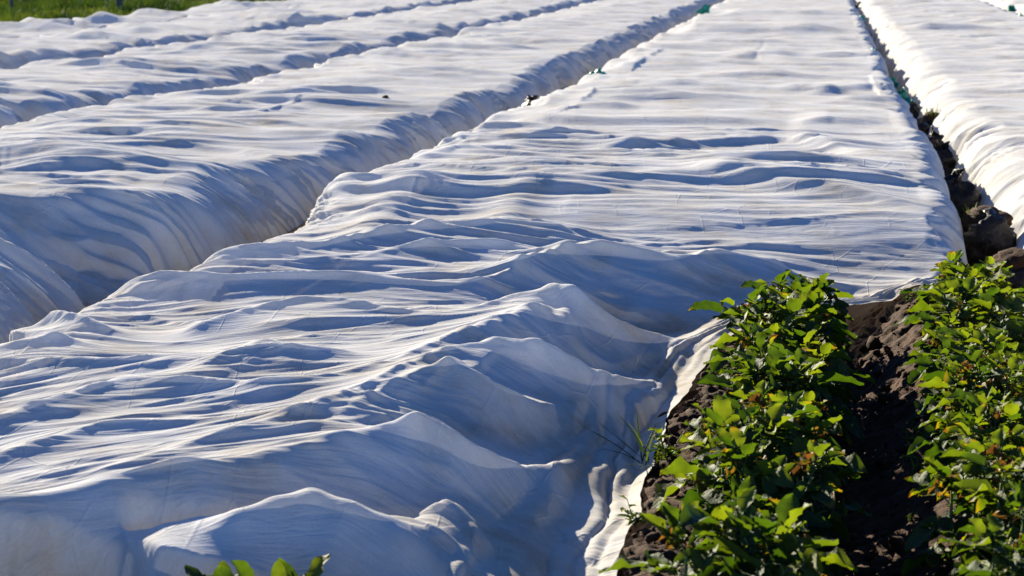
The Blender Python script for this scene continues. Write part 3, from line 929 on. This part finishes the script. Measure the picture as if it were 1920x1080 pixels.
def weed(loc, h, label, seed):
    rr = random.Random(seed)
    root = empty('weed', loc)
    lv, st = Leaves(), Tubes()
    for k in range(3):
        a = rr.uniform(0, 6.28)
        tip = Vector((math.cos(a) * h * .4, math.sin(a) * h * .4, h * rr.uniform(.6, 1)))
        pts = [tip * t for t in np.linspace(0, 1, 5)]
        st.add(pts, .003, .0015, 4)
        for j in range(6):
            p = pts[1 + j % 4]; b = j * 2.4 + a; e = rr.uniform(.1, .9)
            l = h * rr.uniform(.3, .5)
            lv.add(frame_m(p, (math.cos(b) * math.cos(e), math.sin(b) * math.cos(e), math.sin(e)), (0, 0, 1)), l, l * .5, .3, .3, rr.uniform(.3, 1), .3, rr.random())
    st.build('stems', M_STEM, root); lv.build('leaves', M_LEAF, root)
    tag(root, label, 'weed', 'weeds on the bare soil')

def gz(x, y): return float(ground_z(np.array(x), np.array(y)))
def ground_at(px, py):
    p = march(px, py, lambda x, y: ground_z(x, y), 3.5, 75)
    return (p[0], p[1], gz(*p))
grass_tuft(ground_at(1222, 880), 16, .26, .025, 'thin grass tuft on the soil against the gathered fleece edge', width=.007, lean=.7)
for i, (a, b, h, lab) in enumerate([(1255, 872, .13, 'yellow-green weed beside the thin grass tuft at the fleece edge'), (1192, 990, .09, 'small weed on the soil bank low beside the fleece edge'),
                                  (1722, 905, .10, 'small green weed on the furrow slope below the right-hand row'), (1708, 838, .07, 'tiny weed in the furrow, above the other furrow weed'),
                                  (1700, 570, .07, 'tiny weed at the far end of the furrow before the fleece'), (1705, 985, .05, 'tiny weed lowest in the furrow')]):
    weed(ground_at(a, b), h, lab, 300 + i)

# ------------------------------------------------------------------ weight bags in the trenches
from mathutils import noise as mnoise
def lump_mesh(rx, ry, rz, seed, crumple=.22, sharp=2.2, sub=4, neck=0.0):
    bm = bmesh.new()
    bmesh.ops.create_icosphere(bm, subdivisions=sub, radius=1.0)
    off = Vector((seed * 3.7, seed * 1.3, seed * 2.1))
    for v in bm.verts:
        n = v.co.normalized()
        a = mnoise.ridged_multi_fractal(n * sharp + off, .9, 2.1, 3, 1.0, 2.0) - 1.0
        b = mnoise.noise(n * 1.3 + off)
        r = 1 + crumple * .45 * a + .25 * b
        c = n * r
        if c.z < -.55: c.z = -.55 + (c.z + .55) * .25
        if neck and c.z > .35:
            k = min(1, (c.z - .35) / .65); c.x *= 1 - neck * k; c.y *= 1 - neck * k; c.z += neck * k * .25
        v.co = Vector((c.x * rx, c.y * ry, (c.z + .6) * rz))
    return bm

def bm_obj(name, bm, mat, parent=None, smooth=True):
    me = bpy.data.meshes.new(name)
    bm.to_mesh(me); bm.free()
    if smooth: me.polygons.foreach_set('use_smooth', [True] * len(me.polygons))
    me.materials.append(mat)
    o = bpy.data.objects.new(name, me); C.objects.link(o)
    if parent: o.parent = parent
    return o

def collar_bm(r0, r1, h, seed, ruff=.25, n=48, m=8):
    """gathered mouth of a bag: a flaring, ruffled sleeve with an inside"""
    rr = random.Random(seed); ph = [rr.uniform(0, 6.28) for _ in range(3)]
    bm = bmesh.new(); rings = []
    prof = [(t, 1.0) for t in np.linspace(0, 1, m)] + [(t, .93) for t in np.linspace(1, .15, m)]
    for t, k in prof:
        ring = []
        for j in range(n):
            a = 2 * math.pi * j / n
            r = (r0 + (r1 - r0) * t ** 1.5) * k * (1 + ruff * t * (math.sin(5 * a + ph[0]) * .6 + math.sin(9 * a + ph[1]) * .4))
            z = h * t * (1 + .12 * math.sin(3 * a + ph[2]))
            ring.append(bm.verts.new((r * math.cos(a), r * math.sin(a), z)))
        rings.append(ring)
    for p, q in zip(rings, rings[1:]):
        for j in range(n):
            bm.faces.new((p[j], p[(j + 1) % n], q[(j + 1) % n], q[j]))
    return bm

def black_bag(px, py, w, label, seed, open_top=False):
    w *= 1.15
    c = at(px, py, .12 + w * .45)
    r = w / 2
    root = empty('weight_bag', (c[0], c[1], .12), seed * 1.7)
    bm_obj('bag_body', lump_mesh(r * .95, r * 1.1, r * 1.0, seed, .48, 2.2, 4), M_BLACK, root)
    if open_top:
        o = bm_obj('soil_fill', lump_mesh(r * .72, r * .8, r * .5, seed + 9, .25, 3.0), M_SOIL, root)
        o.location = (0, 0, r * 1.0)
    else:
        o = bm_obj('tied_mouth', collar_bm(r * .16, r * .42, r * .42, seed, .35), M_BLACK, root)
        o.location = (r * .15, r * .1, r * 1.45); o.rotation_euler = (.7, .5 * math.sin(seed), 0)
    tag(root, label, 'weight bag', 'black weight bags in the trenches')
    return root, c, r

def green_bag(px, py, w, label, seed, tilt=(-.6, .5)):
    w *= 1.15
    w *= 1.1
    c = at(px, py, .22 + w * .5)
    r = w / 2
    root = empty('net_bag', (c[0], c[1], .22), seed * .9)
    bm_obj('bag_body', lump_mesh(r * .9, r * 1.05, r * .75, seed, .25, 2.2, 4), M_GREEN, root)
    o = bm_obj('gathered_mouth', collar_bm(r * .28, r * .60, r * .85, seed, .22), M_GREEN, root)
    o.location = (0, 0, r * .95); o.rotation_euler = (tilt[0], tilt[1], 0)
    tag(root, label, 'net bag', 'green net bags in the trenches')

tops = []
for k, (px, py, w, op, lab) in enumerate([
        (1906, 520, .30, True, 'earth-filled dark bag just behind the far leaves of the right-hand row'),
        (1846, 440, .34, True, 'large black weight bag with grass and brown earth on top, nearest full bag'),
        (1790, 370, .31, False, 'large glossy black weight bag second along the right trench'),
        (1761, 303, .27, False, 'black weight bag below the grass-topped bag in the right trench'),
        (1750, 273, .25, False, 'black weight bag touching the foot of the grass-topped bag'),
        (1724, 246, .20, False, 'small black bag squeezed left of the grass-topped bag'),
        (1748, 234, .25, True, 'grass-topped black bag against the bright slope of the right cover'),
        (1708, 211, .22, False, 'black bag right below the flared green net bag'),
        (1626, 86, .24, False, 'small dark bag far up the right trench, lower of two'),
        (1620, 66, .26, False, 'small dark bag far up the right trench, upper of two'),
        (1611, 14, .28, False, 'tiny dark bag at the top end of the right trench')]):
    root, c, r = black_bag(px, py, w, lab, k + 1, op)
    tops.append((c, r))
for k, (px, py, w, lab, tl) in enumerate([
        (1697, 186, .20, 'flared teal net bag standing just above the black bags in right trench', (-.5, .5)),
        (1665, 162, .22, 'teal net bag lowest of the three lying close together in right trench', (-1.2, .4)),
        (1645, 133, .22, 'teal net bag in the middle of the three lying close together', (-1.0, -.6)),
        (1626, 108, .28, 'wide teal net bag topmost of the three lying close together', (-.9, .8)),
        (1612, 42, .26, 'tiny green net bag near the top end of right trench', (-.9, .3)),
        (1128, 160, .34, 'green net bag in the trench left of the middle cover', (-.9, .9)),
        (1326, 30, .42, 'small green net bag in the upper part of the left trench', (-.4, .4)),
        (1206, 112, .24, 'speck of a green net bag behind the middle cover edge', (-.4, .4)),
        (1893, 22, .30, 'green net bag in the top right corner trench, upper one', (-1, .2)),
        (1905, 38, .32, 'green net bag in the top right corner trench, lower one', (-1, -.4)),
        (1872, 3, .30, 'sliver of a green net bag on the top edge at far right', (-1, .5))]):
    green_bag(px, py, w, lab, k + 31, tl)
for (k, n, h, lab) in [(1, 26, .17, 'grass tuft growing out of the large nearest black bag'), (6, 40, .17, 'thick grass tuft on the black bag by the bright slope'),
                       (2, 12, .10, 'short grass tuft on the left of the second black bag')]:
    c, r = tops[k]
    grass_tuft((c[0] - (.06 if k != 6 else 0), c[1] - .02,   .12 + r * 1.15), n, h, r * .22, lab)
for (px, py, n, lab) in [(1815, 495, 14, 'grass tuft at the foot of the nearest black bag'), (1092, 182, 16, 'dry grass tuft in the left trench by the green bag')]:
    c = at(px, py, .1)
    grass_tuft((c[0], c[1], .05), n, .22, .05, lab)
c = at(722, 183, .60)
o = bm_obj('soil_clod', lump_mesh(.035, .04, .03, 77, .4, 2.2, 3), M_SOIL)
o.location = (c[0], c[1], .575)
tag(o, 'single small dark clod lying on top of the white cover left of the middle bed', 'clod')
k = 20
for (px, py, w, lab) in [(1002, 213, .30, 'low dark bag in the left trench, nearest the camera there'), (1152, 146, .26, 'small dark bag beyond the green bag in the left trench')]:
    black_bag(px, py, w, lab, k); k += 1

# ------------------------------------------------------------------ grass bank and posts at the top left
def build_grass():
    rr = np.random.default_rng(5)
    n = 85000
    x = -16.4 - rr.random(n) ** 1.2 * 16; y = 36 + rr.random(n) * 46
    clump = fbm(x * .55, y * .35, 90, 3)
    h = (.13 + .22 * np.clip(clump + .6, 0, 1.6)) * (.6 + .6 * rr.random(n))
    a = rr.random(n) * 2 * np.pi; ln = .15 + .45 * rr.random(n)
    wd = .009 + .012 * rr.random(n)
    g0 = ground_z(x, y)
    bx, by = np.cos(a), np.sin(a)
    f = rr.random(n) * np.pi; sx, sy = np.cos(f) * wd, np.sin(f) * wd
    P0 = np.stack([x - sx, y - sy, g0 - .01], -1); P1 = np.stack([x + sx, y + sy, g0 - .01], -1)
    m = np.stack([x + bx * h * ln * .4, y + by * h * ln * .4, g0 + h * .6], -1)
    P2 = m + np.stack([sx, sy, 0 * sx], -1) * .8; P3 = m - np.stack([sx, sy, 0 * sx], -1) * .8
    t_ = np.stack([x + bx * h * ln, y + by * h * ln, g0 + h], -1)
    P4 = t_ + np.stack([sx, sy, 0 * sx], -1) * .15; P5 = t_ - np.stack([sx, sy, 0 * sx], -1) * .15
    V = np.stack([P0, P1, P2, P3, P4, P5], 1).reshape(-1, 3)
    b = np.arange(n)[:, None] * 6
    Q = np.concatenate([b + [0, 1, 2, 3], b + [3, 2, 4, 5]], 0)
    rv = np.clip(.45 + .8 * fbm(x * .9, y * .35, 95, 2) + .25 * (rr.random(n) - .5), 0, 1)
    rv = np.repeat(rv, 6)
    o = mesh_np('grass', V, Q, M_GRASS, attrs={'rnd': rv, 'tip': rv * 0, 'vein': rv * 0}, smooth=False)
    tag(o, 'rough green grass along the far left edge of the covered field', 'grass', kind='stuff')
build_grass()

def post(px, py, w, h, label):
    c = at(px, py, .35)
    bm = bmesh.new()
    n = 14; rings = []
    for t in np.linspace(0, 1, 9):
        rings.append([bm.verts.new((math.cos(2 * math.pi * j / n) * w / 2 * (1.08 - .12 * t + .05 * math.sin(j * 2.3 + t * 3)), math.sin(2 * math.pi * j / n) * w / 2 * (1.08 - .12 * t), h * t)) for j in range(n)])
    for p, q in zip(rings, rings[1:]):
        for j in range(n): bm.faces.new((p[j], p[(j + 1) % n], q[(j + 1) % n], q[j]))
    bm.faces.new(rings[-1])
    o = bm_obj('fence_post', bm, M_WOOD)
    o.location = (c[0], c[1], gz(c[0], c[1]) - .05)
    tag(o, label, 'post', 'wooden posts in the grass')
post(224, 13, .20, 1.3, 'thick grey wooden post standing in the grass, right of two')
post(22, 14, .11, 1.2, 'thin dark wooden post in the grass near the top left corner')

# ------------------------------------------------------------------ loose clods
def build_clods():
    rr = random.Random(3)
    base = []
    for i in range(6):
        bm = bmesh.new(); bmesh.ops.create_icosphere(bm, subdivisions=2, radius=1)
        for v in bm.verts:
            v.co *= 1 + .45 * mnoise.noise(v.co * 1.6 + Vector((i * 5, 0, 0))) + .15 * mnoise.noise(v.co * 4 + Vector((0, i * 5, 0)))
        bm.verts.ensure_lookup_table()
        base.append((np.array([v.co[:] for v in bm.verts]), np.array([[l.index for l in f.verts] for f in bm.faces]))); bm.free()
    V, Q, n = [], [], 0
    for k in range(1100):
        x = rr.uniform(-.72, 1.15); y = math.exp(rr.uniform(math.log(4.2), math.log(11)))
        if x < float(edge_right(np.array([y]))[0]) + .05: continue
        s_ = .005 + .020 * rr.random() ** 3
        if rr.random() < .02: s_ = rr.uniform(.025, .045)
        b, q = base[rr.randrange(6)]
        M = np.array(Matrix.Rotation(rr.uniform(0, 6.28), 3, Vector((rr.random(), rr.random(), rr.random() + .1)).normalized()))
        p = (b * s_ * np.array([1, rr.uniform(.7, 1.2), rr.uniform(.6, .9)])) @ M.T + np.array([x, y, gz(x, y) + s_ * .35 + .01])
        V.append(p); Q.append(q + n); n += len(p)
    o = mesh_np('soil_clods', np.concatenate(V), np.concatenate(Q), M_SOIL)
    tag(o, 'loose crumbs and clods of dark soil between the leafy rows', 'soil', kind='stuff')
build_clods()
